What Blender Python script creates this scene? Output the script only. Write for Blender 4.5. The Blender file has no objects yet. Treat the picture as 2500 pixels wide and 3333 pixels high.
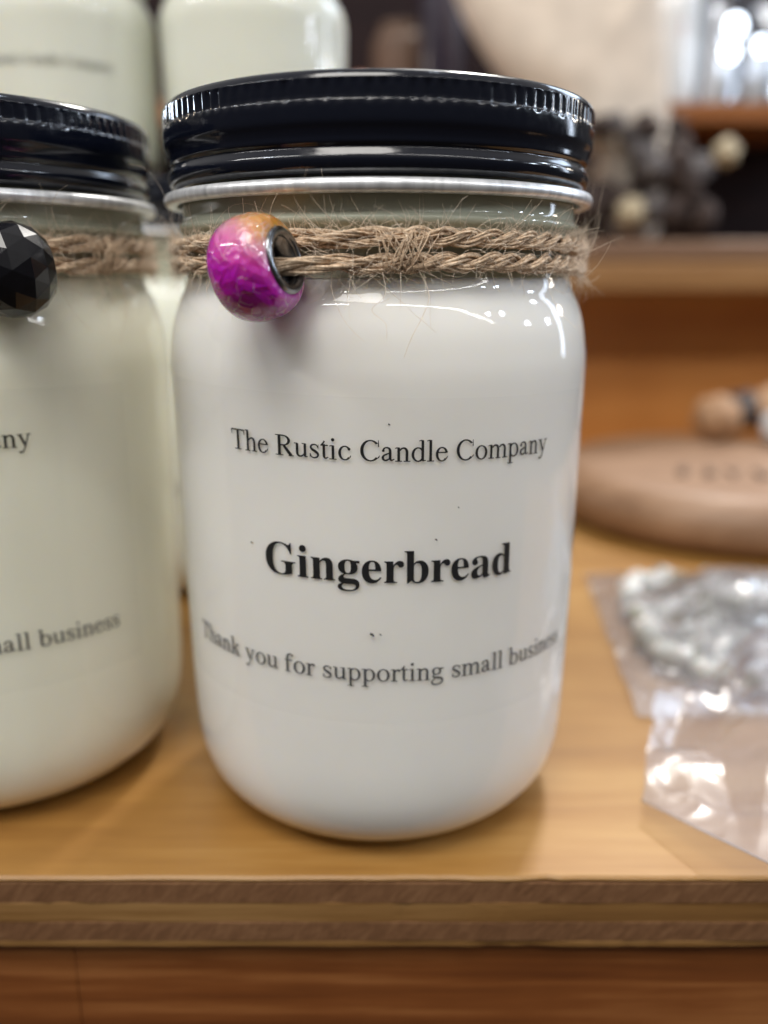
import bpy, bmesh, math, random
from mathutils import Vector, Matrix, noise

random.seed(7)
S = 0.001                      # everything below is written in millimetres
sc = bpy.context.scene
COL = sc.collection
PI = math.pi

# ------------------------------------------------------------------ camera, light, exposure
cam = bpy.data.cameras.new('camera')
cam_o = bpy.data.objects.new('camera', cam); COL.objects.link(cam_o)
cam_o.location = (1.1 * S, -188.0 * S, 112.6 * S)
cam_o.rotation_euler = (PI / 2 - 0.262, 0, 0)
cam.sensor_fit = 'HORIZONTAL'; cam.sensor_width = 36.0; cam.lens = 2842.2 / 2500 * 36.0
cam.clip_start = 0.005; cam.clip_end = 50
cam.dof.use_dof = True
cam.dof.focus_distance = 146.0 * S
cam.dof.aperture_fstop = cam.lens / 4.9
sc.camera = cam_o

W = bpy.data.worlds.new('World'); sc.world = W; W.use_nodes = True
wn = W.node_tree.nodes; wl = W.node_tree.links
bg = wn['Background']; bg.inputs[1].default_value = 1.0
tc = wn.new('ShaderNodeTexCoord'); sep = wn.new('ShaderNodeSeparateXYZ'); rmp = wn.new('ShaderNodeValToRGB')
mr = wn.new('ShaderNodeMapRange'); mr.inputs[1].default_value = -1; mr.inputs[2].default_value = 1
wl.new(tc.outputs['Generated'], sep.inputs[0]); wl.new(sep.outputs[2], mr.inputs[0]); wl.new(mr.outputs[0], rmp.inputs[0])
wl.new(rmp.outputs[0], bg.inputs[0])
rmp.color_ramp.elements[0].position = 0.3; rmp.color_ramp.elements[0].color = (0.055, 0.045, 0.036, 1)
rmp.color_ramp.elements[1].position = 0.78; rmp.color_ramp.elements[1].color = (0.54, 0.53, 0.515, 1)
e_ = rmp.color_ramp.elements.new(0.58); e_.color = (0.085, 0.083, 0.082, 1)

def lamp(name, loc, target, size, power, color=(1, 1, 1), shape='RECTANGLE', spread=180):
    l = bpy.data.lights.new(name, 'AREA'); l.shape = shape
    l.size = size[0]
    if shape == 'RECTANGLE': l.size_y = size[1]
    l.energy = power; l.color = color; l.spread = math.radians(spread)
    o = bpy.data.objects.new(name, l); COL.objects.link(o)
    o.location = loc
    o.rotation_euler = (Vector(target) - Vector(loc)).to_track_quat('-Z', 'Y').to_euler()
    return o
C0 = (0, 0, 0.07)
lamp('back_ceiling_lamp', (0.50, 1.15, 1.70), C0, (0.22, 0.20), 33, (1.0, 0.95, 0.88))
lamp('back_ceiling_panel_lamp', (0.42, 1.15, 1.75), C0, (0.7, 0.45), 8, (1.0, 0.97, 0.92))
lamp('ceiling_panel_lamp', (-0.30, -0.80, 1.7), C0, (0.9, 0.7), 26, (1.0, 0.96, 0.90))
def tube(p, q, w, power, target=C0, color=(1.0, 0.98, 0.95)):
    p, q = Vector(p), Vector(q); ax = (q - p).normalized(); mid = (p + q) / 2
    zz = mid - Vector(target); zz = (zz - ax * zz.dot(ax)).normalized(); yy = zz.cross(ax)
    o = lamp('ceiling_tube_lamp', mid, target, ((q - p).length, w), power, color)
    o.rotation_euler = Matrix((ax, yy, zz)).transposed().to_euler()
tube((0.10, -1.05, 1.20), (2.4, -1.0, 1.20), 0.032, 10)     # a broken row of fluorescent tubes
tube((-0.36, -1.02, 1.22), (-0.62, -0.86, 1.14), 0.03, 2.2)
tube((-0.78, -0.74, 1.05), (-1.05, -0.06, 0.78), 0.03, 5)
lamp('cool_glint_lamp', (0.95, 0.95, 0.95), C0, (0.5, 0.4), 5, (0.66, 0.80, 1.0))  # added unseen panel for blue glints and cool side light
lamp('cool_glint_lamp', (0.95, 0.42, 0.36), C0, (0.07, 0.5), 1.4, (0.72, 0.83, 1.0))  # added unseen strip, kept narrow to draw a thin line on the glass
for i, (x, y, z) in enumerate([(0.97, -0.28, 0.62), (0.97, 0.22, 0.62), (1.0, 0.25, 0.36), (0.90, -0.42, 0.66), (0.98, -0.05, 0.42),
                               (-0.78, 0.66, 0.30), (-0.95, 0.52, 0.26), (-0.3, -0.25, 1.5), (0.35, 0.1, 1.5), (-0.9, -0.4, 0.9)]):
    lamp('ceiling_spot_lamp', (x, y, z), C0, ((0.05, 0.06, 0.045, 0.035)[i % 4],) * 2, (0.8, 0.9, 0.5, 0.4)[i % 4], (0.74, 0.85, 1.0), 'DISK')
lamp('warm_spot_lamp', (-0.75, 0.42, 0.40), C0, (0.07, 0.07), 0.5, (1.0, 0.84, 0.66), 'DISK')
lamp('warm_spot_lamp', (0.80, 0.46, 0.34), C0, (0.06, 0.06), 0.4, (1.0, 0.88, 0.74), 'DISK')

sc.view_settings.view_transform = 'Standard'; sc.view_settings.look = 'None'
sc.view_settings.exposure = -0.28; sc.view_settings.gamma = 1.0
sc.render.engine = 'CYCLES'
cy = sc.cycles
cy.use_denoising = True
try: cy.denoiser = 'OPENIMAGEDENOISE'
except Exception: pass
cy.max_bounces = 10; cy.transparent_max_bounces = 24; cy.diffuse_bounces = 4; cy.glossy_bounces = 4
cy.transmission_bounces = 8; cy.sample_clamp_indirect = 6; cy.caustics_reflective = False; cy.caustics_refractive = False

# ------------------------------------------------------------------ materials
def mat(name):
    m = bpy.data.materials.new(name); m.use_nodes = True
    nt = m.node_tree
    return m, nt.nodes, nt.links, nt.nodes['Principled BSDF']
def N(nodes, t, **kw):
    n = nodes.new(t)
    for k, v in kw.items():
        if k.startswith('i_'): n.inputs[int(k[2:])].default_value = v
        else: setattr(n, k, v)
    return n
def ramp(nodes, stops):
    r = nodes.new('ShaderNodeValToRGB'); el = r.color_ramp.elements
    while len(el) < len(stops): el.new(0.5)
    for e, (p, c) in zip(el, stops):
        e.position = p; e.color = (*c, 1)
    return r
def bump(nodes, links, hsock, bsdf, strength, dist, target='Normal'):
    b = nodes.new('ShaderNodeBump'); b.inputs['Strength'].default_value = strength; b.inputs['Distance'].default_value = dist
    links.new(hsock, b.inputs['Height']); links.new(b.outputs[0], bsdf.inputs[target]); return b

def plain(name, col, rough=0.5, var=0.12, scale=200, coat=0, metal=0, bmp=0.0):
    m, n, l, b = mat(name)
    t = N(n, 'ShaderNodeTexCoord'); nz = N(n, 'ShaderNodeTexNoise'); nz.inputs['Scale'].default_value = scale; nz.inputs['Detail'].default_value = 5
    l.new(t.outputs['Object'], nz.inputs['Vector'])
    r = ramp(n, [(0.3, [c * (1 - var) for c in col]), (0.7, [min(1, c * (1 + var)) for c in col])])
    l.new(nz.outputs[0], r.inputs[0]); l.new(r.outputs[0], b.inputs['Base Color'])
    b.inputs['Roughness'].default_value = rough; b.inputs['Coat Weight'].default_value = coat; b.inputs['Metallic'].default_value = metal
    if bmp: bump(n, l, nz.outputs[0], b, bmp, 0.001)
    return m

def wood(name, c0, c1, c2, rough=0.4, grain=(3, 90, 90), coat=0.0, bmp=0.15, rot=0):
    m, n, l, b = mat(name)
    t = N(n, 'ShaderNodeTexCoord')
    mp = N(n, 'ShaderNodeMapping'); mp.inputs['Scale'].default_value = grain
    if rot:                                                 # slanting saw marks
        mp.vector_type = 'TEXTURE'; mp.inputs['Scale'].default_value = [1 / g for g in grain]; mp.inputs['Rotation'].default_value = (0, math.radians(rot), 0)
    l.new(t.outputs['Object'], mp.inputs[0])
    big = N(n, 'ShaderNodeTexNoise'); big.inputs['Scale'].default_value = 1.0; big.inputs['Detail'].default_value = 3; big.inputs['Distortion'].default_value = 0.6
    fine = N(n, 'ShaderNodeTexNoise'); fine.inputs['Scale'].default_value = 6.0; fine.inputs['Detail'].default_value = 6; fine.inputs['Roughness'].default_value = 0.65
    blot = N(n, 'ShaderNodeTexNoise'); blot.inputs['Scale'].default_value = 22.0; blot.inputs['Detail'].default_value = 4
    l.new(mp.outputs[0], big.inputs['Vector']); l.new(mp.outputs[0], fine.inputs['Vector']); l.new(t.outputs['Object'], blot.inputs['Vector'])
    a = N(n, 'ShaderNodeMath', operation='MULTIPLY_ADD'); a.inputs[1].default_value = 0.55
    l.new(big.outputs[0], a.inputs[0])
    a2 = N(n, 'ShaderNodeMath', operation='MULTIPLY'); a2.inputs[1].default_value = 0.3; l.new(fine.outputs[0], a2.inputs[0])
    a3 = N(n, 'ShaderNodeMath', operation='MULTIPLY_ADD'); a3.inputs[1].default_value = 0.25; l.new(blot.outputs[0], a3.inputs[0]); l.new(a2.outputs[0], a3.inputs[2])
    l.new(a3.outputs[0], a.inputs[2])
    r = ramp(n, [(0.36, c0), (0.54, c1), (0.72, c2)])
    l.new(a.outputs[0], r.inputs[0]); l.new(r.outputs[0], b.inputs['Base Color'])
    b.inputs['Roughness'].default_value = rough; b.inputs['Coat Weight'].default_value = coat; b.inputs['Coat Roughness'].default_value = 0.25
    bump(n, l, a.outputs[0], b, bmp, 0.0006)
    return m

M = {}
M['top_wood'] = wood('shelf top maple', (0.22, 0.10, 0.023), (0.31, 0.155, 0.038), (0.40, 0.23, 0.074), 0.42, (5, 70, 70), 0.06)
M['ply_dark'] = wood('plywood end grain', (0.11, 0.05, 0.022), (0.168, 0.082, 0.038), (0.235, 0.123, 0.06), 0.8, (800, 420, 230), 0, 0.3, 40)
M['ply_light'] = wood('plywood long grain', (0.12, 0.054, 0.016), (0.21, 0.105, 0.033), (0.32, 0.18, 0.068), 0.65, (9, 260, 420), 0, 0.4)
M['veneer'] = wood('plywood top veneer', (0.30, 0.18, 0.08), (0.42, 0.27, 0.14), (0.50, 0.36, 0.22), 0.6, (8, 120, 200), 0, 0.4)
for k_ in ('ply_dark', 'ply_light'): M[k_].node_tree.nodes['Principled BSDF'].inputs['Specular IOR Level'].default_value = 0.15
M['red_wood'] = wood('stained front panel', (0.09, 0.024, 0.005), (0.20, 0.062, 0.014), (0.37, 0.15, 0.047), 0.42, (7, 110, 210), 0.2, 0.2)
M['back_wood'] = wood('stained back panel', (0.38, 0.14, 0.03), (0.50, 0.20, 0.05), (0.58, 0.26, 0.07), 0.4, (4, 40, 60), 0.2, 0.1)
M['shelf_wood'] = wood('upper shelf board', (0.20, 0.065, 0.012), (0.28, 0.095, 0.02), (0.34, 0.13, 0.03), 0.4, (4, 40, 60), 0.2, 0.1)
M['rail_wood'] = wood('shelf rail', (0.21, 0.105, 0.04), (0.28, 0.145, 0.055), (0.34, 0.195, 0.085), 0.4, (4, 60, 60), 0.1, 0.1)
M['rail_top'] = wood('shelf rail upper lip', (0.16, 0.092, 0.056), (0.21, 0.125, 0.08), (0.26, 0.165, 0.115), 0.4, (4, 60, 60), 0.1, 0.1)
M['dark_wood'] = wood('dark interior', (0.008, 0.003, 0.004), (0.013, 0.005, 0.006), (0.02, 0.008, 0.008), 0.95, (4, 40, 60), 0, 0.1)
M['plaque_wood'] = wood('pale round wood', (0.17, 0.088, 0.044), (0.255, 0.145, 0.08), (0.36, 0.22, 0.135), 0.55, (14, 60, 60), 0.1, 0.1)

def wax(name, c0, c1):
    m, n, l, b = mat(name)
    t = N(n, 'ShaderNodeTexCoord'); nz = N(n, 'ShaderNodeTexNoise'); nz.inputs['Scale'].default_value = 28; nz.inputs['Detail'].default_value = 3
    nz.inputs['Distortion'].default_value = 0.4
    l.new(t.outputs['Object'], nz.inputs['Vector'])
    r = ramp(n, [(0.3, c0), (0.7, c1)]); l.new(nz.outputs[0], r.inputs[0]); l.new(r.outputs[0], b.inputs['Base Color'])
    b.inputs['Roughness'].default_value = 0.45
    b.inputs['Subsurface Weight'].default_value = 0.55
    b.inputs['Subsurface Radius'].default_value = (1.0, 0.9, 0.7)
    b.inputs['Subsurface Scale'].default_value = 0.006
    b.inputs['Specular IOR Level'].default_value = 0.15
    return m
M['wax_white'] = wax('white wax', (0.84, 0.815, 0.78), (0.895, 0.87, 0.835))
M['wax_cream'] = wax('cream green wax', (0.85, 0.83, 0.705), (0.885, 0.865, 0.74))
M['wax_pale'] = wax('pale yellow green wax', (0.81, 0.82, 0.735), (0.85, 0.86, 0.77))

def film(name, tint, diff=None, dfac=0.0, rough=0.03, ior=1.5, bscale=None, bstr=0.0, gain=1.0, blend_lo=0.0):
    """thin clear sheet: fresnel gloss over tinted transparency"""
    m = bpy.data.materials.new(name); m.use_nodes = True
    n = m.node_tree.nodes; l = m.node_tree.links; n.clear()
    out = N(n, 'ShaderNodeOutputMaterial'); tr = N(n, 'ShaderNodeBsdfTransparent'); tr.inputs[0].default_value = (*tint, 1)
    gl = N(n, 'ShaderNodeBsdfGlossy'); gl.inputs['Roughness'].default_value = rough
    fr = N(n, 'ShaderNodeFresnel'); fr.inputs[0].default_value = ior
    base = tr
    if diff:
        df = N(n, 'ShaderNodeBsdfDiffuse'); df.inputs[0].default_value = (*diff, 1)
        mx0 = N(n, 'ShaderNodeMixShader'); mx0.inputs[0].default_value = dfac
        l.new(tr.outputs[0], mx0.inputs[1]); l.new(df.outputs[0], mx0.inputs[2]); base = mx0
    mx = N(n, 'ShaderNodeMixShader')
    mm = N(n, 'ShaderNodeMath', operation='MULTIPLY_ADD'); mm.inputs[1].default_value = gain; mm.inputs[2].default_value = blend_lo
    mm.use_clamp = True
    geo = N(n, 'ShaderNodeNewGeometry'); inv = N(n, 'ShaderNodeMath', operation='SUBTRACT'); inv.inputs[0].default_value = 1
    l.new(geo.outputs['Backfacing'], inv.inputs[1])           # a thin sheet: no total reflection on the way out
    ff = N(n, 'ShaderNodeMath', operation='MULTIPLY')
    l.new(fr.outputs[0], mm.inputs[0]); l.new(mm.outputs[0], ff.inputs[0]); l.new(inv.outputs[0], ff.inputs[1]); l.new(ff.outputs[0], mx.inputs[0])
    l.new(base.outputs[0], mx.inputs[1]); l.new(gl.outputs[0], mx.inputs[2]); l.new(mx.outputs[0], out.inputs[0])
    if bscale:
        t = N(n, 'ShaderNodeTexCoord'); nz = N(n, 'ShaderNodeTexNoise'); nz.inputs['Scale'].default_value = bscale; nz.inputs['Detail'].default_value = 3
        l.new(t.outputs['Object'], nz.inputs['Vector'])
        b = N(n, 'ShaderNodeBump'); b.inputs['Strength'].default_value = bstr; b.inputs['Distance'].default_value = 0.001
        l.new(nz.outputs[0], b.inputs['Height']); l.new(b.outputs[0], gl.inputs['Normal']); l.new(b.outputs[0], fr.inputs['Normal'])
    return m
M['glass'] = film('clear jar glass', (0.988, 0.992, 0.985), rough=0.04, bscale=160, bstr=0.05)
M['neck_glass'] = film('neck glass', (0.66, 0.70, 0.58), (0.62, 0.635, 0.50), 0.74, 0.05)
M['label'] = film('clear label film', (0.998, 0.998, 0.997), (0.78, 0.77, 0.74), 0.015, 0.25, gain=0.12)
M['bag_fold'] = film('folded cellophane', (0.93, 0.93, 0.95), (0.45, 0.44, 0.50), 0.26, 0.27, 1.5, 70, 0.06, gain=1.7, blend_lo=0.02)
M['bag'] = film('clear cellophane', (0.93, 0.93, 0.945), (0.52, 0.52, 0.57), 0.25, 0.17, 1.5, 90, 0.10, gain=1.6, blend_lo=0.02)

def paint_black():
    m, n, l, b = mat('black lid enamel')
    t = N(n, 'ShaderNodeTexCoord'); nz = N(n, 'ShaderNodeTexNoise'); nz.inputs['Scale'].default_value = 500; nz.inputs['Detail'].default_value = 4
    l.new(t.outputs['Object'], nz.inputs['Vector'])
    r = ramp(n, [(0.35, (0.09,) * 3), (0.7, (0.18,) * 3)]); l.new(nz.outputs[0], r.inputs[0]); l.new(r.outputs[0], b.inputs['Roughness'])
    b.inputs['Base Color'].default_value = (0.004, 0.0055, 0.012, 1)
    b.inputs['Specular IOR Level'].default_value = 0.55
    bump(n, l, nz.outputs[0], b, 0.06, 0.0004)
    return m
M['black'] = paint_black()
def brushed():
    m, n, l, b = mat('bare rolled metal')
    t = N(n, 'ShaderNodeTexCoord'); mp = N(n, 'ShaderNodeMapping'); mp.inputs['Scale'].default_value = (500, 500, 40)
    nz = N(n, 'ShaderNodeTexNoise'); nz.inputs['Scale'].default_value = 1; nz.inputs['Detail'].default_value = 4
    l.new(t.outputs['Object'], mp.inputs[0]); l.new(mp.outputs[0], nz.inputs['Vector'])
    r = ramp(n, [(0.3, (0.55, 0.56, 0.58)), (0.62, (0.84, 0.85, 0.87))]); l.new(nz.outputs[0], r.inputs[0]); l.new(r.outputs[0], b.inputs['Base Color'])
    b.inputs['Metallic'].default_value = 0.55; b.inputs['Roughness'].default_value = 0.33
    return m
M['rim'] = brushed()
M['ink'] = plain('black ink', (0.012, 0.012, 0.013), 0.5, 0.3, 900)
M['ink_soft'] = plain('thin grey ink', (0.075, 0.075, 0.078), 0.5, 0.3, 900)

def twine_mat(name, c0, c1, c2):
    m, n, l, b = mat(name)
    uv = N(n, 'ShaderNodeUVMap'); mp = N(n, 'ShaderNodeMapping'); mp.inputs['Scale'].default_value = (1.2, 37.0, 1)
    nz = N(n, 'ShaderNodeTexNoise'); nz.inputs['Scale'].default_value = 1.0; nz.inputs['Detail'].default_value = 4
    l.new(uv.outputs[0], mp.inputs[0]); l.new(mp.outputs[0], nz.inputs['Vector'])
    r = ramp(n, [(0.32, c0), (0.5, c1), (0.68, c2)]); l.new(nz.outputs[0], r.inputs[0]); l.new(r.outputs[0], b.inputs['Base Color'])
    b.inputs['Roughness'].default_value = 0.6; b.inputs['Specular IOR Level'].default_value = 0.3
    return m
M['twine'] = twine_mat('jute twine', (0.36, 0.24, 0.15), (0.66, 0.49, 0.335), (0.90, 0.73, 0.55))
M['fibre'] = twine_mat('loose jute fibre', (0.66, 0.52, 0.38), (0.80, 0.67, 0.53), (0.90, 0.81, 0.69))

def bead_glass():
    m, n, l, b = mat('crackled magenta glass')
    t = N(n, 'ShaderNodeTexCoord')
    # colour runs amber (top right) - rose - magenta - violet (lower left), a tint in the glass itself
    nz = N(n, 'ShaderNodeTexNoise'); nz.inputs['Scale'].default_value = 170; nz.inputs['Detail'].default_value = 3; nz.inputs['Distortion'].default_value = 1.0
    l.new(t.outputs['Object'], nz.inputs['Vector'])
    dot = N(n, 'ShaderNodeVectorMath', operation='DOT_PRODUCT'); dot.inputs[1].default_value = (28.0, 0.0, 56.0)
    l.new(t.outputs['Object'], dot.inputs[0])
    ad = N(n, 'ShaderNodeMath', operation='MULTIPLY_ADD'); ad.inputs[1].default_value = 0.32; l.new(nz.outputs[0], ad.inputs[0])
    off = N(n, 'ShaderNodeMath', operation='ADD'); off.inputs[1].default_value = 0.34
    l.new(dot.outputs['Value'], off.inputs[0]); l.new(off.outputs[0], ad.inputs[2])
    r = ramp(n, [(0.06, (0.58, 0.006, 0.38)), (0.34, (0.56, 0.008, 0.50)), (0.52, (0.72, 0.06, 0.46)), (0.70, (0.74, 0.24, 0.42)), (0.86, (0.72, 0.36, 0.17)), (1.0, (0.68, 0.31, 0.04))])
    l.new(ad.outputs[0], r.inputs[0])
    vo = N(n, 'ShaderNodeTexVoronoi', feature='DISTANCE_TO_EDGE'); vo.inputs['Scale'].default_value = 420
    wob = N(n, 'ShaderNodeMixRGB', blend_type='ADD'); wob.inputs[0].default_value = 0.004
    l.new(t.outputs['Object'], wob.inputs[1]); l.new(nz.outputs[1], wob.inputs[2]); l.new(wob.outputs[0], vo.inputs['Vector'])
    cr = ramp(n, [(0.0, (0.75,) * 3), (0.045, (0.0,) * 3)]); l.new(vo.outputs[0], cr.inputs[0])
    gate = ramp(n, [(0.44, (0,) * 3), (0.56, (1,) * 3)]); l.new(nz.outputs[0], gate.inputs[0])
    mu = N(n, 'ShaderNodeMixRGB', blend_type='MULTIPLY'); mu.inputs[0].default_value = 1; l.new(cr.outputs[0], mu.inputs[1]); l.new(gate.outputs[0], mu.inputs[2])
    mx = N(n, 'ShaderNodeMixRGB'); mx.inputs[2].default_value = (0.95, 0.72, 0.80, 1); l.new(mu.outputs[0], mx.inputs[0]); l.new(r.outputs[0], mx.inputs[1])  # pale crack lines; their colour also paints in sparkle
    l.new(mx.outputs[0], b.inputs['Base Color'])
    vc = N(n, 'ShaderNodeTexVoronoi', feature='F1'); vc.inputs['Scale'].default_value = 520; l.new(wob.outputs[0], vc.inputs['Vector'])
    bump(n, l, vc.outputs[0], b, 0.45, 0.0010)
    b.inputs['Metallic'].default_value = 0.0; b.inputs['Roughness'].default_value = 0.2; b.inputs['Transmission Weight'].default_value = 0.18
    b.inputs['Subsurface Weight'].default_value = 0.5; b.inputs['Subsurface Scale'].default_value = 0.004
    b.inputs['Coat Weight'].default_value = 1.0; b.inputs['Coat Roughness'].default_value = 0.02
    return m
M['bead'] = bead_glass()
M['steel'] = plain('dark steel', (0.26, 0.27, 0.29), 0.22, 0.2, 900, 0, 1.0)
M['jet'] = plain('black faceted glass', (0.004, 0.004, 0.006), 0.18, 0.2, 300, 0.0)
M['cream'] = plain('cream cloth', (0.72, 0.62, 0.52), 0.9, 0.10, 60, 0, 0, 0.4)
M['pod'] = plain('dried brown pods', (0.05, 0.032, 0.027), 0.85, 0.5, 150, 0, 0, 0.5)
M['pod_grey'] = plain('grey dried pods', (0.11, 0.098, 0.10), 0.85, 0.35, 160, 0, 0, 0.4)
M['pale'] = plain('pale cream balls', (0.48, 0.40, 0.27), 0.7, 0.15, 150, 0, 0, 0.3)
M['glaze'] = plain('white glaze', (0.74, 0.76, 0.78), 0.12, 0.05, 60, 0.8)
M['pearl'] = plain('pearly silver glaze', (0.82, 0.85, 0.90), 0.22, 0.05, 60, 0.5, 0.7)
M['red'] = plain('red print', (0.42, 0.06, 0.07), 0.5)
def glare_mat():
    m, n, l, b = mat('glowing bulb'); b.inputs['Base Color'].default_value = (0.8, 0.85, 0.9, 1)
    b.inputs['Emission Color'].default_value = (0.78, 0.88, 1.0, 1); b.inputs['Emission Strength'].default_value = 9.0  # emission stands in for blown-out glints on glass
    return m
M['glare_spot'] = glare_mat()
M['strap'] = plain('black strap', (0.012, 0.011, 0.016), 0.5)
M['tan_bead'] = plain('tan wooden bead', (0.40, 0.235, 0.13), 0.6, 0.25, 120)
M['white_bead'] = plain('bluish white bead', (0.62, 0.64, 0.68), 0.3, 0.06, 100)
M['grey_bead'] = plain('dark grey bead', (0.05, 0.042, 0.045), 0.4, 0.2, 120)
M['burn'] = plain('burnt lettering', (0.12, 0.075, 0.05), 0.8)
M['chips'] = None
def chips():
    m, n, l, b = mat('white stone chips')
    oi = N(n, 'ShaderNodeTexCoord'); nz = N(n, 'ShaderNodeTexVoronoi'); nz.inputs['Scale'].default_value = 110
    l.new(oi.outputs['Object'], nz.inputs['Vector'])
    sepc = N(n, 'ShaderNodeSeparateColor'); l.new(nz.outputs['Color'], sepc.inputs[0])
    r = ramp(n, [(0.0, (0.05, 0.045, 0.04)), (0.16, (0.20, 0.20, 0.14)), (0.42, (0.36, 0.36, 0.35)), (1.0, (0.66, 0.66, 0.65))])
    l.new(sepc.outputs[0], r.inputs[0]); l.new(r.outputs[0], b.inputs['Base Color']); b.inputs['Roughness'].default_value = 0.6
    b.inputs['Subsurface Weight'].default_value = 0.2; b.inputs['Subsurface Scale'].default_value = 0.003
    return m
M['chips'] = chips()
M['purple'] = plain('dark purple glass', (0.018, 0.011, 0.026), 0.3, 0.2, 100, 0.5)
M['orange'] = plain('orange bauble', (0.42, 0.12, 0.04), 0.4)
M['brownpot'] = plain('brown pot', (0.12, 0.07, 0.045), 0.6, 0.2, 60)

# ------------------------------------------------------------------ mesh helpers
def mesh_obj(name, verts, faces, m, parent=None, smooth=True, uvs=None, loc=None):
    me = bpy.data.meshes.new(name)
    me.from_pydata([(v[0] * S, v[1] * S, v[2] * S) for v in verts], [], faces)
    if uvs is not None:
        ul = me.uv_layers.new(name='UVMap')
        for lp in me.loops: ul.data[lp.index].uv = uvs[lp.vertex_index]
    me.materials.append(m)
    if smooth: me.polygons.foreach_set('use_smooth', [True] * len(me.polygons))
    me.update()
    o = bpy.data.objects.new(name, me); COL.objects.link(o)
    if parent: o.parent = parent
    if loc: o.location = [c * S for c in loc]
    return o
def empty(name, loc, label, cat, group=None, rz=0):
    o = bpy.data.objects.new(name, None); COL.objects.link(o)
    o.empty_display_size = 0.01
    o.location = [c * S for c in loc]; o.rotation_euler = (0, 0, rz)
    return tag(o, label, cat, group)
def tag(o, label=None, cat=None, group=None, kind=None):
    if label: o['label'] = label
    if cat: o['category'] = cat
    if group: o['group'] = group
    if kind: o['kind'] = kind
    return o
def bm_obj(name, bm, m, parent=None, smooth=True, loc=None):
    me = bpy.data.meshes.new(name); bm.to_mesh(me); bm.free(); me.materials.append(m)
    if smooth: me.polygons.foreach_set('use_smooth', [True] * len(me.polygons))
    o = bpy.data.objects.new(name, me); COL.objects.link(o)
    if parent: o.parent = parent
    if loc: o.location = [c * S for c in loc]
    return o
def lathe(profile, n=192, rmod=None, close_bottom=False, close_top=False):
    V, F = [], []
    for k, (r, z) in enumerate(profile):
        for i in range(n):
            a = 2 * PI * i / n
            rr = r + (rmod(k, i, a) if rmod else 0)
            V.append((rr * math.sin(a), -rr * math.cos(a), z))
    for k in range(len(profile) - 1):
        for i in range(n):
            j = (i + 1) % n
            F.append((k * n + i, k * n + j, (k + 1) * n + j, (k + 1) * n + i))
    if close_bottom: F.append(tuple(range(n - 1, -1, -1)))
    if close_top: F.append(tuple(range((len(profile) - 1) * n, len(profile) * n)))
    return V, F
def smooth_profile(pts, sub=5):
    out = []
    for i in range(len(pts) - 1):
        p0 = pts[max(0, i - 1)]; p1 = pts[i]; p2 = pts[i + 1]; p3 = pts[min(len(pts) - 1, i + 2)]
        for s in range(sub):
            t = s / sub
            out.append(tuple(0.5 * ((2 * p1[d]) + (-p0[d] + p2[d]) * t + (2 * p0[d] - 5 * p1[d] + 4 * p2[d] - p3[d]) * t * t
                       + (-p0[d] + 3 * p1[d] - 3 * p2[d] + p3[d]) * t ** 3) for d in range(len(p1))))
    out.append(tuple(pts[-1])); return out
def interp(tab, x):
    for (a, fa), (b, fb) in zip(tab, tab[1:]):
        if a <= x <= b: return fa + (fb - fa) * (x - a) / max(1e-9, b - a)
    return tab[0][1] if x < tab[0][0] else tab[-1][1]
class TB:
    """collects tubes"""
    def __init__(s): s.V = []; s.F = []; s.U = []
    def tube(s, pts, rad, sides=4, cap=True):
        n0 = len(s.V); pv = None; L = 0; vid = random.random() * 9
        for i, p in enumerate(pts):
            p = Vector(p)
            a = Vector(pts[max(0, i - 1)]); b = Vector(pts[min(len(pts) - 1, i + 1)])
            t = (b - a).normalized() if (b - a).length > 1e-9 else Vector((1, 0, 0))
            if pv is None: nrm = t.orthogonal().normalized()
            else:
                nrm = pv - t * pv.dot(t)
                nrm = nrm.normalized() if nrm.length > 1e-6 else t.orthogonal().normalized()
            pv = nrm; bn = t.cross(nrm)
            if i: L += (p - Vector(pts[i - 1])).length
            r = rad[i] if isinstance(rad, (list, tuple)) else rad
            for k in range(sides):
                an = 2 * PI * k / sides
                s.V.append(p + nrm * (r * math.cos(an)) + bn * (r * math.sin(an))); s.U.append((L, vid))
        for i in range(len(pts) - 1):
            for k in range(sides):
                j = (k + 1) % sides
                s.F.append((n0 + i * sides + k, n0 + i * sides + j, n0 + (i + 1) * sides + j, n0 + (i + 1) * sides + k))
        if cap and sides > 2:
            s.F.append(tuple(n0 + k for k in range(sides - 1, -1, -1)))
            e = n0 + (len(pts) - 1) * sides; s.F.append(tuple(e + k for k in range(sides)))
def box(name, x0, x1, y0, y1, z0, z1, m, parent=None, bevel=0.0, seg=2):
    bm = bmesh.new()
    bmesh.ops.create_cube(bm, size=1)
    for v in bm.verts:
        v.co = Vector(((x0 + x1) / 2 + v.co.x * (x1 - x0), (y0 + y1) / 2 + v.co.y * (y1 - y0), (z0 + z1) / 2 + v.co.z * (z1 - z0))) * S
    if bevel: bmesh.ops.bevel(bm, geom=bm.edges[:], offset=bevel * S, segments=seg, affect='EDGES', profile=0.5)
    return bm_obj(name, bm, m, parent, smooth=False)
def copy_tree(o, parent=None):
    c = o.copy(); COL.objects.link(c); c.parent = parent
    for ch in list(o.children): copy_tree(ch, c)
    return c
def remat(root, name, m):
    for ch in root.children_recursive:
        if ch.name.split('.')[0] == name:
            ch.material_slots[0].link = 'OBJECT'; ch.material_slots[0].material = m

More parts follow.
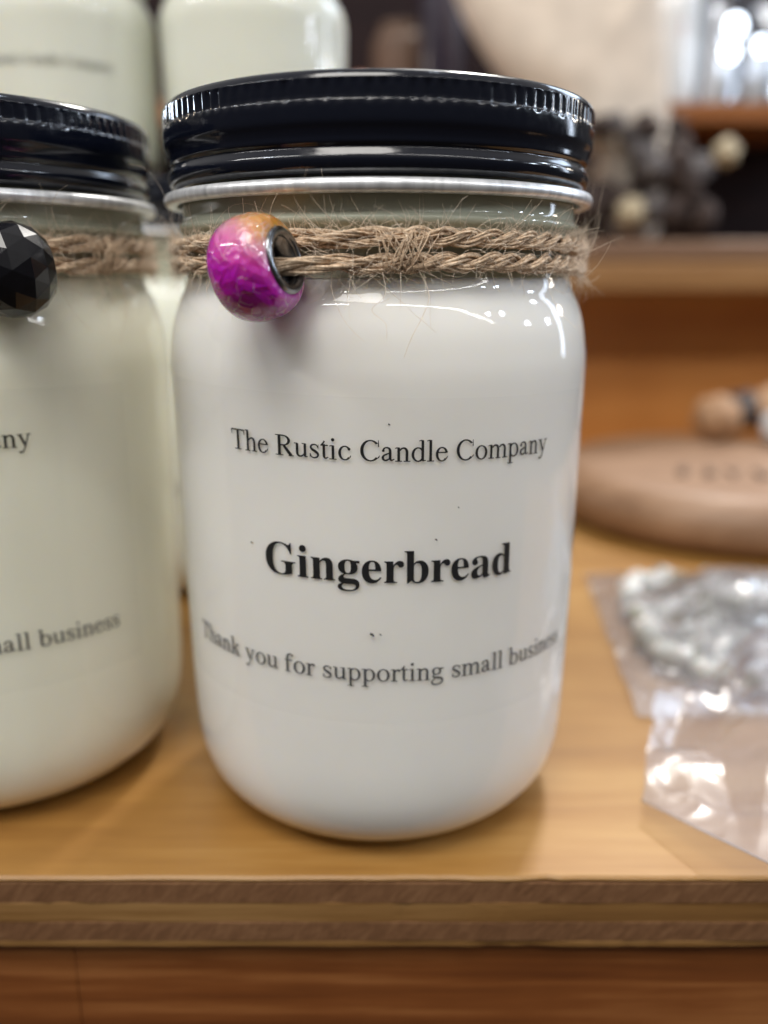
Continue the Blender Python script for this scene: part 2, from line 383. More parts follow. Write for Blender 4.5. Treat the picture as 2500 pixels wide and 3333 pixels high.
# ------------------------------------------------------------------ setting: shelf unit
unit = empty('shelf_unit', (0, 0, 0), 'stepped wooden display shelf with layered plywood edge and stained panels carrying the jars', 'shelf unit')
X0, X1 = -330, 340
def ply(name, z0, z1, m, yf, amp, seed, bev=0.25):
    """one ply of the shelf board: a slab whose front edge is slightly uneven"""
    n = 240; V = []; F = []
    prof = [(0, 0), (-1, 1), (-1, 2), (0, 3)]
    for i in range(n + 1):
        x = X0 + (X1 - X0) * i / n
        w = amp * noise.noise(Vector((x * 0.06, seed, 0))) + amp * 0.5 * noise.noise(Vector((x * 0.35, seed, 3)))
        wz0 = 0.16 * noise.noise(Vector((x * 0.05, seed + 5, 0)))
        y = yf + w + 0.5 * max(0, noise.noise(Vector((x * 0.11, seed * 7.7, 9))) - 0.42) * 3
        V += [(x, 386, z0), (x, y + bev, z0), (x, y, z0 + bev + wz0 * 0), (x, y, z1 - bev), (x, y + bev, z1), (x, 386, z1)]
    for i in range(n):
        a = i * 6; b = a + 6
        for k in range(6):
            j = (k + 1) % 6
            F.append((a + k, a + j, b + j, b + k))
    F.append(tuple(range(5, -1, -1))); F.append(tuple(n * 6 + k for k in range(6)))
    return mesh_obj(name, V, F, m, unit, smooth=False)
YF = -42.4
ply('shelf_top', -1.3, 0.0, M['top_wood'], YF, 0.35, 1.0, 0.5)
ply('plywood_layer', -5.9, -1.302, M['ply_dark'], YF - 0.05, 0.26, 2.0, 0.12)
ply('plywood_layer', -10.4, -5.902, M['ply_light'], YF + 0.05, 0.26, 3.0, 0.12)
ply('plywood_layer', -14.7, -10.402, M['ply_dark'], YF - 0.02, 0.26, 4.0, 0.12)
ply('plywood_layer', -16.4, -14.702, M['ply_light'], YF + 0.1, 0.3, 5.0, 0.3)
box('front_panel', X0, -62, YF + 3.0, YF + 18, -90, -16.41, M['red_wood'], unit, 0.3)
box('front_panel', -61.96, X1, YF + 3.04, YF + 18, -90, -16.41, M['red_wood'], unit, 0.3)
box('back_panel', X0, X1, 386.2, 398, -14, 104.0, M['back_wood'], unit)
# step shelf: upper lip over a rounded rail
box('upper_rail', X0, X1, 333, 520, 122.0, 133.5, M['rail_top'], unit, 3.0, 4)
box('lower_rail', X0, X1, 331, 386, 104.2, 121.8, M['rail_wood'], unit, 3.5, 4)
box('upper_shelf', X0, X1, 420, 520, 208.5, 221.6, M['shelf_wood'], unit, 1.5, 3)
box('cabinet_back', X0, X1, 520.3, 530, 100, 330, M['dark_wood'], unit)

# ------------------------------------------------------------------ lettering
def catmull(pts, sub=6):
    return smooth_profile(pts, sub) if len(pts) > 2 else smooth_profile(pts, 4)
def strip(pts):
    P = catmull(pts); L, R = [], []
    for i, p in enumerate(P):
        a = P[max(0, i - 1)]; b = P[min(len(P) - 1, i + 1)]
        dx, dy = b[0] - a[0], b[1] - a[1]; d = math.hypot(dx, dy) or 1
        nx, ny = -dy / d, dx / d; w = (p[2] + (12 if p[2] < 48 else 0)) / 2
        L.append((p[0] + nx * w, p[1] + ny * w)); R.append((p[0] - nx * w, p[1] - ny * w))
    return ('s', L, R)
def arc(cx, cy, rx, ry, tx, ty, a0, a1, n=44):
    L, R = [], []; ty += 8
    for i in range(n + 1):
        a = math.radians(a0 + (a1 - a0) * i / n)
        L.append((cx + rx * math.cos(a), cy + ry * math.sin(a))); R.append((cx + (rx - tx) * math.cos(a), cy + (ry - ty) * math.sin(a)))
    return ('s', L, R)
def V_(x, y0, y1, w=86): return strip([(x, y0, w), (x, y1, w)])
def H_(x0, x1, y, w=20): return strip([(x0, y, w), ((x0 + x1) / 2, y, w), (x1, y, w)])
def dot(x, y, r): return arc(x, y, r, r, r - 0.5, r - 0.5, 0, 360, 16)
def flag(x, y): return strip([(x - 118, y - 30, 12), (x - 60, y - 12, 26), (x - 4, y - 20, 44)])
ARCH = lambda o: strip([(o + 160, 350, 30), (o + 210, 408, 44), (o + 280, 430, 58), (o + 348, 398, 76), (o + 380, 320, 86), (o + 380, 200, 86), (o + 380, 8, 86)])
G = {
 ' ': (250, []),
 'T': (611, [V_(305, 0, 645, 100), H_(28, 583, 645, 36), H_(160, 450, 10), strip([(40, 652, 46), (22, 490, 8)]), strip([(571, 652, 46), (589, 490, 8)])]),
 'h': (500, [V_(120, 0, 683), flag(120, 683), H_(12, 228, 9), ARCH(0), H_(275, 490, 9)]),
 'n': (500, [V_(122, 0, 446), flag(122, 446), H_(14, 230, 9), ARCH(0), H_(275, 490, 9)]),
 'm': (778, [V_(122, 0, 446), flag(122, 446), H_(14, 230, 9), ARCH(5), H_(285, 485, 9), ARCH(275), H_(550, 765, 9)]),
 'u': (500, [strip([(118, 440, 86), (118, 270, 86), (118, 140, 86), (145, 62, 72), (215, 28, 56), (290, 48, 42), (350, 105, 28)]), V_(385, 22, 446), H_(14, 120, 438), H_(280, 390, 438), strip([(385, 24, 40), (480, 28, 14)])]),
 'e': (444, [arc(232, 222, 205, 236, 86, 34, 14, 322), H_(60, 412, 280, 28), strip([(380, 84, 38), (424, 160, 10)])]),
 'c': (444, [arc(240, 222, 212, 236, 88, 34, 46, 322), dot(372, 352, 46), strip([(396, 84, 36), (428, 150, 10)])]),
 'o': (500, [arc(250, 222, 222, 238, 90, 32, 0, 360)]),
 'a': (444, [strip([(84, 345, 60), (105, 405, 42), (170, 438, 36), (250, 424, 60), (290, 370, 80), (298, 290, 84), (298, 180, 84), (298, 95, 84), (322, 46, 60), (362, 42, 36), (430, 80, 16)]), dot(84, 342, 44), strip([(298, 272, 22), (200, 232, 40), (98, 182, 62), (68, 110, 80), (98, 50, 64), (165, 30, 50), (240, 64, 34), (298, 116, 20)])]),
 's': (389, [strip([(330, 440, 8), (322, 320, 14)]), strip([(58, 150, 14), (52, 8, 8)]), strip([(322, 335, 22), (280, 412, 30), (195, 438, 34), (112, 410, 50), (82, 350, 66), (118, 284, 78), (225, 222, 86), (308, 152, 78), (314, 82, 60), (262, 28, 42), (175, 14, 32), (95, 52, 26), (58, 140, 18)])]),
 't': (278, [strip([(122, 470, 84), (122, 280, 84), (122, 110, 84), (142, 44, 62), (190, 24, 42), (262, 66, 14)]), H_(15, 258, 434, 32), strip([(22, 436, 12), (100, 500, 52), (140, 575, 40)])]),
 'i': (278, [V_(140, 0, 446), flag(140, 446), H_(18, 256, 9), dot(134, 622, 56)]),
 'l': (278, [V_(140, 0, 683), flag(140, 683), H_(20, 256, 9)]),
 'd': (500, [V_(382, 18, 683), flag(382, 683), strip([(385, 28, 44), (488, 34, 14)]), arc(240, 222, 212, 236, 86, 36, 38, 322)]),
 'p': (500, [V_(125, -205, 446), flag(125, 446), H_(10, 248, -208), arc(265, 222, 208, 236, 86, 36, -142, 142)]),
 'b': (500, [V_(115, 20, 683), flag(115, 683), arc(262, 222, 210, 236, 86, 36, -142, 142)]),
 'C': (667, [arc(350, 330, 322, 346, 104, 38, 42, 318), strip([(598, 668, 10), (602, 450, 26)]), strip([(588, 102, 34), (640, 178, 8)])]),
 'R': (667, [V_(155, 0, 662, 104), H_(17, 300, 10), H_(17, 200, 652), arc(310, 490, 240, 172, 100, 34, -90, 90), H_(150, 315, 645, 34), H_(150, 315, 335, 34), strip([(300, 345, 70), (420, 195, 104), (575, 14, 104)]), H_(480, 662, 10)]),
 'y': (500, [strip([(100, 440, 84), (265, 50, 84)]), strip([(398, 440, 32), (268, 70, 34), (212, -90, 34), (150, -180, 44), (75, -185, 52)]), dot(72, -178, 38), H_(10, 205, 440), H_(310, 480, 440)]),
 'k': (500, [V_(120, 0, 683), flag(120, 683), H_(8, 235, 9), strip([(160, 215, 30), (375, 432, 32)]), strip([(225, 285, 60), (310, 165, 88), (425, 12, 88)]), H_(275, 462, 441), H_(310, 502, 9)]),
 'f': (333, [strip([(122, 0, 86), (122, 250, 86), (122, 510, 86), (150, 618, 70), (222, 666, 46), (310, 648, 42)]), dot(318, 622, 42), H_(20, 310, 434, 32), H_(18, 248, 9)]),
 'r': (333, [V_(120, 0, 446), flag(120, 446), H_(10, 242, 9), strip([(162, 345, 28), (208, 415, 44), (280, 425, 62)]), dot(292, 402, 48)]),
 'g': (500, [arc(222, 308, 165, 144, 76, 30, 0, 360), strip([(335, 402, 44), (470, 404, 38)]), strip([(150, 195, 24), (95, 130, 44), (130, 84, 62), (260, 62, 76), (390, 28, 82), (432, -60, 66), (370, -152, 44), (240, -195, 40), (105, -175, 48), (48, -110, 56), (85, -30, 38), (175, 45, 24)])]),
}
def text_width(t): return sum(G[c][0] for c in t)
def wrap(x, z, arc0, rz):
    """flat label (x along the arc, z up) on the glass"""
    r = rz(z)
    a = (arc0 + x) / r
    return r, a
TILT = math.tan(math.radians(-1.4))
def letter_line(text, em, arc_mid, z, rfun, m, parent, name='lettering'):
    V, F = [], []; k = em / 1000; w = text_width(text) * k; x = arc_mid - w / 2; cnt = 0
    for ch in text:
        adv, prims = G[ch]
        for (_, L, R) in prims:
            cnt += 1; lift = 0.10 + 0.006 * (cnt % 9)
            n0 = len(V)
            for l_, r_ in zip(L, R):
                for (px, py) in (l_, r_):
                    ax = x + px * k; zz = z + py * k + (ax - arc_mid) * TILT
                    r = rfun(zz) + lift; a = ax / rfun(zz)
                    V.append((r * math.sin(a), -r * math.cos(a), zz))
            for i in range(len(L) - 1):
                F.append((n0 + 2 * i, n0 + 2 * i + 1, n0 + 2 * i + 3, n0 + 2 * i + 2))
        x += adv * k
    return mesh_obj(name, V, F, m, parent, smooth=False)
def bold_line(text, em, arc_mid, z, rfun, m, parent, name='lettering'):
    c = bpy.data.curves.new(name, 'FONT')
    c.body = ''.join(chr(0x1D400 + ord(q) - 65) if q.isupper() else chr(0x1D41A + ord(q) - 97) for q in text)
    c.resolution_u = 8; c.size = 1.0
    o = bpy.data.objects.new('tmp', c); COL.objects.link(o)
    dg = bpy.context.evaluated_depsgraph_get()
    me = bpy.data.meshes.new_from_object(o.evaluated_get(dg)); bpy.data.objects.remove(o)
    bm = bmesh.new(); bm.from_mesh(me)
    xs = [v.co.x for v in bm.verts]; x0, x1 = min(xs), max(xs)
    sc_ = em / (x1 - x0)                                    # em here = total width in mm
    for v in bm.verts: v.co = Vector(((v.co.x - x0) * sc_ - em / 2, v.co.y * sc_, 0))
    x = -em / 2
    while x < em / 2:
        bmesh.ops.bisect_plane(bm, geom=bm.verts[:] + bm.edges[:] + bm.faces[:], plane_co=(x, 0, 0), plane_no=(1, 0, 0)); x += 0.8
    for v in bm.verts:
        zz = z + v.co.y + v.co.x * TILT; ax = arc_mid + v.co.x
        r = rfun(zz) + 0.12; a = ax / rfun(zz)
        v.co = Vector((r * math.sin(a), -r * math.cos(a), zz)) * S
    return bm_obj(name, bm, m, parent, smooth=False)

# ------------------------------------------------------------------ jars
BODY = [(27, 0), (31, 0.5), (35, 2.3), (38.8, 6.3), (40.95, 11.5), (41.9, 18), (42.25, 28), (42.45, 41), (42.75, 62), (42.95, 83), (43.15, 95.0), (42.8, 100), (42.1, 104.2), (40.9, 107.9), (39.6, 110.5), (38.95, 112.6)]
NECK = [(38.95, 112.6), (38.85, 114.5), (38.8, 118), (38.9, 120.2), (39.9, 121.4), (40.0, 122.3), (39.3, 123.2), (39.2, 126), (39.2, 131)]
LID = [(38.9, 128.2), (40.3, 128.7), (41.1, 129.4), (41.45, 130.4), (41.4, 131.3), (40.9, 132.2), (40.75, 132.7), (41.2, 133.3), (41.3, 134.2), (41.55, 135.2), (41.95, 136.2), (42.05, 137.6), (42.05, 139.2), (42.0, 139.6), (42.0, 142.0), (41.9, 142.6), (41.4, 143.35), (40.5, 143.8), (39.2, 143.75), (38.4, 143.3), (38.0, 143.1)]
RIM = [(40.0, 128.1), (41.5, 128.05), (42.2, 127.7), (42.5, 126.95), (42.35, 126.2), (41.9, 125.8), (41.0, 125.65), (40.1, 125.9)]

def build_jar(label, cat, group, loc, k=1.0, kz=1.0, rz=0, texts=None, waxm='wax_white', detail=True):
    """k scales radii, kz heights"""
    root = empty('candle_jar', loc, label, cat, group, rz)
    body = [(r * k, z * kz) for r, z in smooth_profile(BODY, 5)]
    rtab = sorted([(z, r) for r, z in body])
    rfun = lambda z: interp(rtab, z)
    v, f = lathe(body, 160, close_bottom=True); gl = mesh_obj('glass_body', v, f, M['glass'], root)
    v, f = lathe([(r * k, z * kz) for r, z in smooth_profile(NECK, 4)], 160); mesh_obj('glass_neck', v, f, M['neck_glass'], root)
    wp = [(max(1, r - 0.2), z + 0.5 if z < 60 * kz else z - 0.2) for r, z in body] + [(37.9 * k, 113.2 * kz), (34 * k, 112.9 * kz), (8 * k, 112.4 * kz), (0.5, 112.4 * kz)]
    v, f = lathe(wp, 128, close_bottom=True, close_top=True); mesh_obj('wax', v, f, M[waxm], root)
    if detail:                                              # candle wick standing in the wax
        tb = TB(); tb.tube([(0, 0, 112 * kz), (0.4, 0, 116 * kz), (1.0, 0.3, 119 * kz)], 0.9, 6); mesh_obj('wick', tb.V, tb.F, M['twine'], root, uvs=tb.U)
    lp = [(r * k, z * kz) for r, z in smooth_profile(LID, 4)]
    nseg = 116 * 6
    def rm(kk, i, a):
        z = lp[kk][1] / kz
        w = max(0, min(1, (z - 139.0) / 0.5)) * max(0, min(1, (142.4 - z) / 0.5))
        ph = (i % 6) / 6
        g = 0.5 - 0.5 * math.cos(2 * PI * ph)
        return -0.34 * k * w * g ** 2 * (0.7 + 0.9 * noise.noise(Vector((i // 6 * 1.7, 0.3, 0))))
    v, f = lathe(lp, nseg, rm, close_top=True); lid = mesh_obj('lid', v, f, M['black'], root)
    v, f = lathe([(r * k, z * kz) for r, z in smooth_profile(RIM, 4)], 160); mesh_obj('rim', v, f, M['rim'], lid)
    # clear label with the writing
    z0, z1, half = 33 * kz, 93.4 * kz, 49.0 * k
    V, F = [], []; nx = 60; nz = 14
    for j in range(nz + 1):
        for i in range(nx + 1):
            ax = -half + 2 * half * i / nx; z = z0 + (z1 - z0) * j / nz + ax * TILT
            r = rfun(z) + 0.05; a = ax / rfun(z); V.append((r * math.sin(a), -r * math.cos(a), z))
    for j in range(nz):
        for i in range(nx):
            a = j * (nx + 1) + i; F.append((a, a + 1, a + nx + 2, a + nx + 1))
    lab = mesh_obj('label', V, F, M['label'], root)
    t = texts or {}
    letter_line('The Rustic Candle Company', t.get('em', 5.40), t.get('m1', 3.3), t.get('z1', 82.55), rfun, M['ink'], lab)
    if t.get('mid'): bold_line(t['mid'], t['midw'], t.get('m2', 2.45), t.get('z2', 60.7), rfun, M['ink'], lab, 'scent_lettering')
    if t.get('em3', 1): letter_line('Thank you for supporting small business', t.get('em3', 5.30), t.get('m3', 1.2), t.get('z3', 41.7), rfun, M['ink_soft'], lab, 'small_lettering')
    return root

main = build_jar('white gingerbread candle in sharp focus with black lid and magenta bead on twine', 'candle jar', None, (0, 0, 0), texts=dict(mid='Gingerbread', midw=47.0))
main['label'] = 'white candle jar in the middle, sharp, gingerbread scent, pink bead on its twine'

for (deg, z, r) in ((13.5, 68.5, .13), (-32.5, 66.3, .12), (-1.8, 51.2, .22), (0.4, 51.1, .12), (2.4, 89.0, .11), (19, 74, .09)):
    a = math.radians(deg); p = Vector((43.0 * math.sin(a), -43.0 * math.cos(a), z)); tb = TB()   # specks of dirt on the label
    tb.tube([p, p + Vector((r * 2, 0, -r)), p + Vector((r * 3, 0, -r * 2.4))], [r, r, r * .5], 5)
    mesh_obj('dirt_speck', tb.V, tb.F, M['ink'], main)

# ---- twine (two turns, each a three-ply cord of many fibres)
def bump_out(phi):                                          # lower turn swings out through the bead
    d = abs(phi + 0.4155)
    return 0.5 + 0.5 * math.cos(PI * min(1, d / 0.33)) if d < 0.33 else 0.0
def strand_center(phi, which):
    if which == 0:
        b = bump_out(phi); r = 40.45 + 6.9 * b; z = 114.85 - 0.7 * b + 0.25 * math.sin(phi * 3) + 4.2 * (phi + 0.4155) * b * 2.0 * 0.35
    else:
        r = 40.4; z = 118.65 + 0.3 * math.sin(phi * 2 + 1)
    return r, z
def cyl(phi, r, z): return Vector((r * math.sin(phi), -r * math.cos(phi), z))
def strand_frame(phi, which):
    r, z = strand_center(phi, which); r2, z2 = strand_center(phi + 0.004, which)
    p = cyl(phi, r, z); q = cyl(phi + 0.004, r2, z2); t = (q - p).normalized()
    out = Vector((math.sin(phi), -math.cos(phi), 0)); up = t.cross(out).normalized()
    if up.z < 0: up = -up
    return p, t, out, up
def twist_angle(s, which):                                  # accumulated twist; loose left of the knot
    knee = 4.0
    tight = 2 * PI / 13.0; loose = 2 * PI / (40.0 if which else 26.0)
    return (s - knee) * tight if s > knee else (s - knee) * loose
twine_root = TB()
random.seed(3)
for which in (0, 1):
    for plyi in range(3):
        for fb in range(13):
            a0 = random.random() * 2 * PI; rr = 0.66 * math.sqrt(random.random()); fr = random.uniform(0.14, 0.30); tw2 = random.uniform(0.5, 1.3)
            pts = []
            n = 300
            ph1 = random.random() * 10
            for i in range(n + 1):
                phi = -PI + 2 * PI * i / n; s = phi * 40.4
                p, t, out, up = strand_frame(phi, which)
                fl = 1 + 0.14 * noise.noise(Vector((s * 0.12, which * 7 + plyi, 0)))
                th = twist_angle(s, which) + plyi * 2 * PI / 3 + 0.4 * noise.noise(Vector((s * 0.07, plyi, which * 3)))
                c = p + (out * math.cos(th) * 0.86 + up * math.sin(th) * 0.98) * fl
                a = a0 - s * tw2 * 0.5 + th * 0.5
                jit = 0.16 * noise.noise(Vector((s * 0.25, ph1, fb)))
                c = c + out * math.cos(a) * (rr + jit) + up * math.sin(a) * (rr + jit)
                pts.append(c)
            twine_root.tube(pts, fr, 5, cap=False)
# knot / binding fibres near the middle
for i in range(22):
    phi0 = random.gauss(0.095, 0.05); pts = []; sl = random.uniform(-0.14, 0.14)
    for j in range(9):
        u = j / 8; a = -0.4 * PI + u * 0.8 * PI
        z = 116.7 + 3.6 * math.sin(a); r = 40.4 + 2.05 * math.cos(a) + 0.2 * random.random()
        pts.append(cyl(phi0 + sl * (u - .5) + random.gauss(0, .003), r, z))
    twine_root.tube(pts, random.uniform(0.06, 0.13), 4, cap=False)
twine = mesh_obj('twine_wrap', twine_root.V, twine_root.F, M['twine'], main, uvs=twine_root.U)
def fuzz(n, zr=(113.6, 119.9), phis=(-1.55, 1.55), long_=0.1, seed=1):
    random.seed(seed); tb = TB()
    for i in range(n):
        phi = random.uniform(*phis); z = random.choice([zr[0], zr[1], zr[1], random.uniform(*zr)]) + random.gauss(0, 0.3)
        r = 41.9 if zr[0] + .8 < z < zr[1] - .8 else 41.0
        p = cyl(phi, r, z)
        up = 1 if z > sum(zr) / 2 else -1
        if random.random() < 0.2: up = -up
        out = Vector((math.sin(phi), -math.cos(phi), 0)); tan = Vector((math.cos(phi), math.sin(phi), 0))
        L = abs(random.gauss(0, 2.5)) + 0.8
        if random.random() < long_: L *= random.uniform(1.8, 3.0)
        d = (tan * random.gauss(0, 0.75) + Vector((0, 0, up)) * abs(random.gauss(0.7, 0.5)) + out * abs(random.gauss(0.12, 0.3))).normalized()
        pts = [p - d * 0.3]; st = L / 7
        curl = Vector((random.gauss(0, .22), random.gauss(0, .12), random.gauss(0, .22)))
        for k in range(7):
            d = (d + curl * (0.5 + k * .15) + Vector((random.gauss(0, .10), random.gauss(0, .06), random.gauss(0, .10)))).normalized()
            q = pts[-1] + d * st
            rr = math.hypot(q.x, q.y); lim = 39.6 if q.z > 111.5 else (43.3 if q.z < 101 else 39.8 + (111.5 - q.z) * 0.34)
            if rr < lim: q.x *= lim / rr; q.y *= lim / rr
            pts.append(q)
        r0 = random.uniform(0.024, 0.055)
        tb.tube(pts, [r0 * (1 - 0.07 * k) for k in range(8)], 3, cap=False)
    # fibres lying along the cord
    for i in range(n // 6):
        phi = random.uniform(*phis); z = random.uniform(*zr); pts = []; w = random.uniform(2, 7) / 41; dz = random.gauss(0, 0.9)
        for k in range(8):
            u = k / 7
            pts.append(cyl(phi + w * u, 41.7 + 0.75 * math.sin(PI * u) * random.uniform(.3, 1.2) - (0.5 if not zr[0] + .7 < z < zr[1] - .7 else 0), z + dz * u + 0.35 * math.sin(PI * u * 1.5)))
        tb.tube(pts, random.uniform(0.03, 0.065), 3, cap=False)
    return tb
fz = fuzz(1350, seed=11)
# the few long stray hairs that hang over the shoulder and stick up at the right
def stray(pts, r=0.05):
    P = smooth_profile(pts, 5); fz.tube([Vector(p) for p in P], [r * (1 - 0.5 * i / len(P)) for i in range(len(P))], 3, cap=False)
stray([cyl(.16, 41.6, 114), cyl(.20, 42.4, 110), cyl(.17, 43.4, 106.5), cyl(.13, 44.0, 103.5), cyl(.10, 43.6, 100)], 0.07)
stray([cyl(.02, 41.8, 113.5), cyl(.03, 43.2, 110), cyl(-.02, 43.6, 107.6), cyl(.03, 43.9, 105.5), cyl(.035, 43.9, 103)], 0.06)
stray([cyl(.09, 41.8, 113.5), cyl(.09, 42.6, 110.5), cyl(.085, 43.2, 107.5)], 0.06)
stray([cyl(1.25, 41.2, 116), cyl(1.30, 42.6, 120), cyl(1.34, 43.8, 126), cyl(1.38, 44.8, 132.5)], 0.05)
stray([cyl(1.2, 41.4, 115), cyl(1.27, 43.2, 119), cyl(1.31, 44.2, 124.5)], 0.10)
mesh_obj('loose_fibres', fz.V, fz.F, M['fibre'], twine, uvs=fz.U)

# ---- second jar, left of the first: a copy with its own wax, no scent line in view
left = copy_tree(main)
left.location = (-91.6 * S, 9.5 * S, 0); left.rotation_euler = (0, 0, 0)
for ch in left.children:
    if ch.name.startswith('twine_wrap'): ch.rotation_euler = (0, 0, 1.03)   # its bead hangs further round
left['label'] = 'cream candle jar at the left edge with black faceted bead on its twine'
remat(left, 'wax', M['wax_cream'])
for ch in list(left.children_recursive):
    nm = ch.name.split('.')[0]
    if nm == 'lettering': ch.rotation_euler = (0, 0, -0.155)     # its label sits a little further round
    elif nm == 'small_lettering': ch.rotation_euler = (0, 0, -0.035)
    elif nm in ('scent_lettering', 'dirt_speck'): bpy.data.objects.remove(ch)

# ------------------------------------------------------------------ beads on the twine
def ring_lathe(prof, axis, center, n=64, fac=None):
    """profile (r, t) turned about an axis"""
    ax = Vector(axis).normalized(); u = ax.orthogonal().normalized(); w = ax.cross(u); V, F = [], []
    for k, (r, t) in enumerate(prof):
        for i in range(n):
            a = 2 * PI * i / n
            V.append(ax * t + u * (r * math.cos(a)) + w * (r * math.sin(a)))
    m_ = len(prof)
    for k in range(m_):
        k2 = (k + 1) % m_
        for i in range(n):
            j = (i + 1) % n; F.append((k * n + i, k * n + j, k2 * n + j, k2 * n + i))
    return V, F
phi_b = -0.4155
BC = cyl(phi_b, 47.5, 114.1)
AX = Vector((math.cos(phi_b), math.sin(phi_b), 0.22)).normalized()
bead = empty('glass_bead', BC, 'magenta and amber crackled glass bead threaded on the twine of the white jar', 'bead')
prof = []
for i in range(33):
    a = -PI / 2 + PI * i / 32 * 1.0
    prof.append((4.9 + 3.55 * math.copysign(abs(math.cos(a)) ** 0.85, 1), 5.35 * math.copysign(abs(math.sin(a)) ** 0.95, math.sin(a))))
prof += [(3.95, 5.0), (3.9, 0), (3.95, -5.0)]
v, f = ring_lathe(prof, AX, BC, 96); mesh_obj('crackle_glass', v, f, M['bead'], bead)
def ring_prof(s):
    P = []
    for i in range(14):
        a = 2 * PI * i / 14; P.append((4.55 + 0.78 * math.cos(a), s * 5.4 + 0.55 * math.sin(a)))
    return P
for s in (1, -1):
    v, f = ring_lathe(ring_prof(s), AX, BC, 64); mesh_obj('metal_ring', v, f, M['steel'], bead)
P = [(3.7, -5.25), (3.86, -5.25), (3.86, 5.25), (3.7, 5.25)]
v, f = ring_lathe(P, AX, BC, 48); mesh_obj('metal_core', v, f, M['steel'], bead)

phi_l = phi_b + 1.03
LB = Vector((-91.6, 9.5, 0)) + cyl(phi_l, 47.6, 113.9)
jet = empty('faceted_bead', LB, 'black faceted glass bead on the twine of the cream jar at the left edge', 'bead')
V, F = [], []
rows = [(2.6, -6.9), (5.0, -6.3), (7.0, -4.4), (8.2, -1.7), (8.2, 1.7), (7.0, 4.4), (5.0, 6.3), (2.6, 6.9)]
nn = 14; axl = Vector((math.cos(phi_l), math.sin(phi_l), 0.1)).normalized(); uu = axl.orthogonal().normalized(); ww = axl.cross(uu)
for k, (r, t) in enumerate(rows):
    for i in range(nn):
        a = 2 * PI * (i + 0.5 * (k % 2)) / nn; V.append(axl * t + uu * (r * math.cos(a)) + ww * (r * math.sin(a)))
for k in range(len(rows) - 1):
    for i in range(nn):
        j = (i + 1) % nn; a, b, c, d = k * nn + i, k * nn + j, (k + 1) * nn + j, (k + 1) * nn + i
        if k % 2 == 0: F += [(a, b, d), (b, c, d)]
        else: F += [(a, b, c), (a, c, d)]
F += [tuple(range(nn - 1, -1, -1)), tuple(range((len(rows) - 1) * nn, len(rows) * nn))]
mesh_obj('facets', V, F, M['jet'], jet, smooth=False)

# ------------------------------------------------------------------ jars behind
back = build_jar('pale green candle jar behind, its black lid showing in the gap between front jars', 'candle jar', None, (-82, 145, 0), waxm='wax_pale')
back2 = copy_tree(back); back2.location = (6 * S, 145 * S, 0)
back2['label'] = 'pale green candle jar hidden behind the white jar, holding up a small jar'
small = build_jar('small pale green jar stacked behind the left jar, upper left corner', 'candle jar', None, (-109.5, 143, 143.85), k=0.735, kz=0.525, waxm='wax_pale',
                  texts=dict(em=3.95, m1=3.0, z1=33.5, em3=0, z3=20.0))
small2 = copy_tree(small); small2.location = (-43.5 * S, 144 * S, 143.85 * S); small2.rotation_euler = (0, 0, 0.25)
small2['label'] = 'small pale green jar stacked behind the white jar, right one of the upper pair'
remat(small2, 'lettering', M['label'])

# ------------------------------------------------------------------ round wooden plaque and beads on it
pl = empty('wooden_plaque', (173, 232, 0), 'thick round pale wooden disc with burnt marks, right of the white jar', 'plaque')
prof = smooth_profile([(60, 0), (78, 0.6), (85, 4), (88, 11), (87, 18), (82, 23.5), (73, 26), (40, 26.6), (2, 26.8)], 5)
v, f = lathe(prof, 128, close_bottom=True, close_top=True); mesh_obj('disc', v, f, M['plaque_wood'], pl)
tb = TB()
random.seed(5)
V, F = [], []
for i in range(9):
    x = -38 + i * 11; y = -36 + random.uniform(-4, 4) + abs(i - 4) * 1.2
    tb.tube([(x, y - 6, 26.65), (x + random.uniform(1, 4), y, 26.8), (x + random.uniform(2, 6), y + 7, 26.75)], random.uniform(1.2, 2.1), 6)
    tb.tube([(x + 1, y + 2, 26.7), (x + 6, y + random.uniform(-4, 4), 26.7)], 1.3, 6)
mesh_obj('burnt_marks', tb.V, tb.F, M['burn'], pl)

def ball(name, c, r, m, parent=None, sq=(1, 1, 1), seed=0, lump=0.0, sub=3):
    bm = bmesh.new(); bmesh.ops.create_icosphere(bm, subdivisions=sub, radius=1)
    for v in bm.verts:
        k = 1 + lump * noise.noise(v.co * 2.2 + Vector((seed * 3.1, seed, 0)))
        v.co = Vector((v.co.x * sq[0], v.co.y * sq[1], v.co.z * sq[2])) * (r * k * S)
    return bm_obj(name, bm, m, parent, loc=c)
br = empty('bead_bracelet', (196, 285, 26.7), 'chunky bracelet of tan, grey and white beads lying on the round wooden disc', 'bracelet')
for (x, y, z, r, m) in [(-13, 0, 12.6, 12.6, 'tan_bead'), (3, 6, 15.5, 11.0, 'grey_bead'), (17, 4, 16, 13.0, 'tan_bead'), (14, -17, 9.5, 9.6, 'white_bead'), (30, -14, 10, 10.0, 'white_bead'), (38, 6, 13, 12.5, 'grey_bead')]:
    ball('bead', (x, y, z), r, M[m], br, (1, 1, 0.95), x, 0.28)

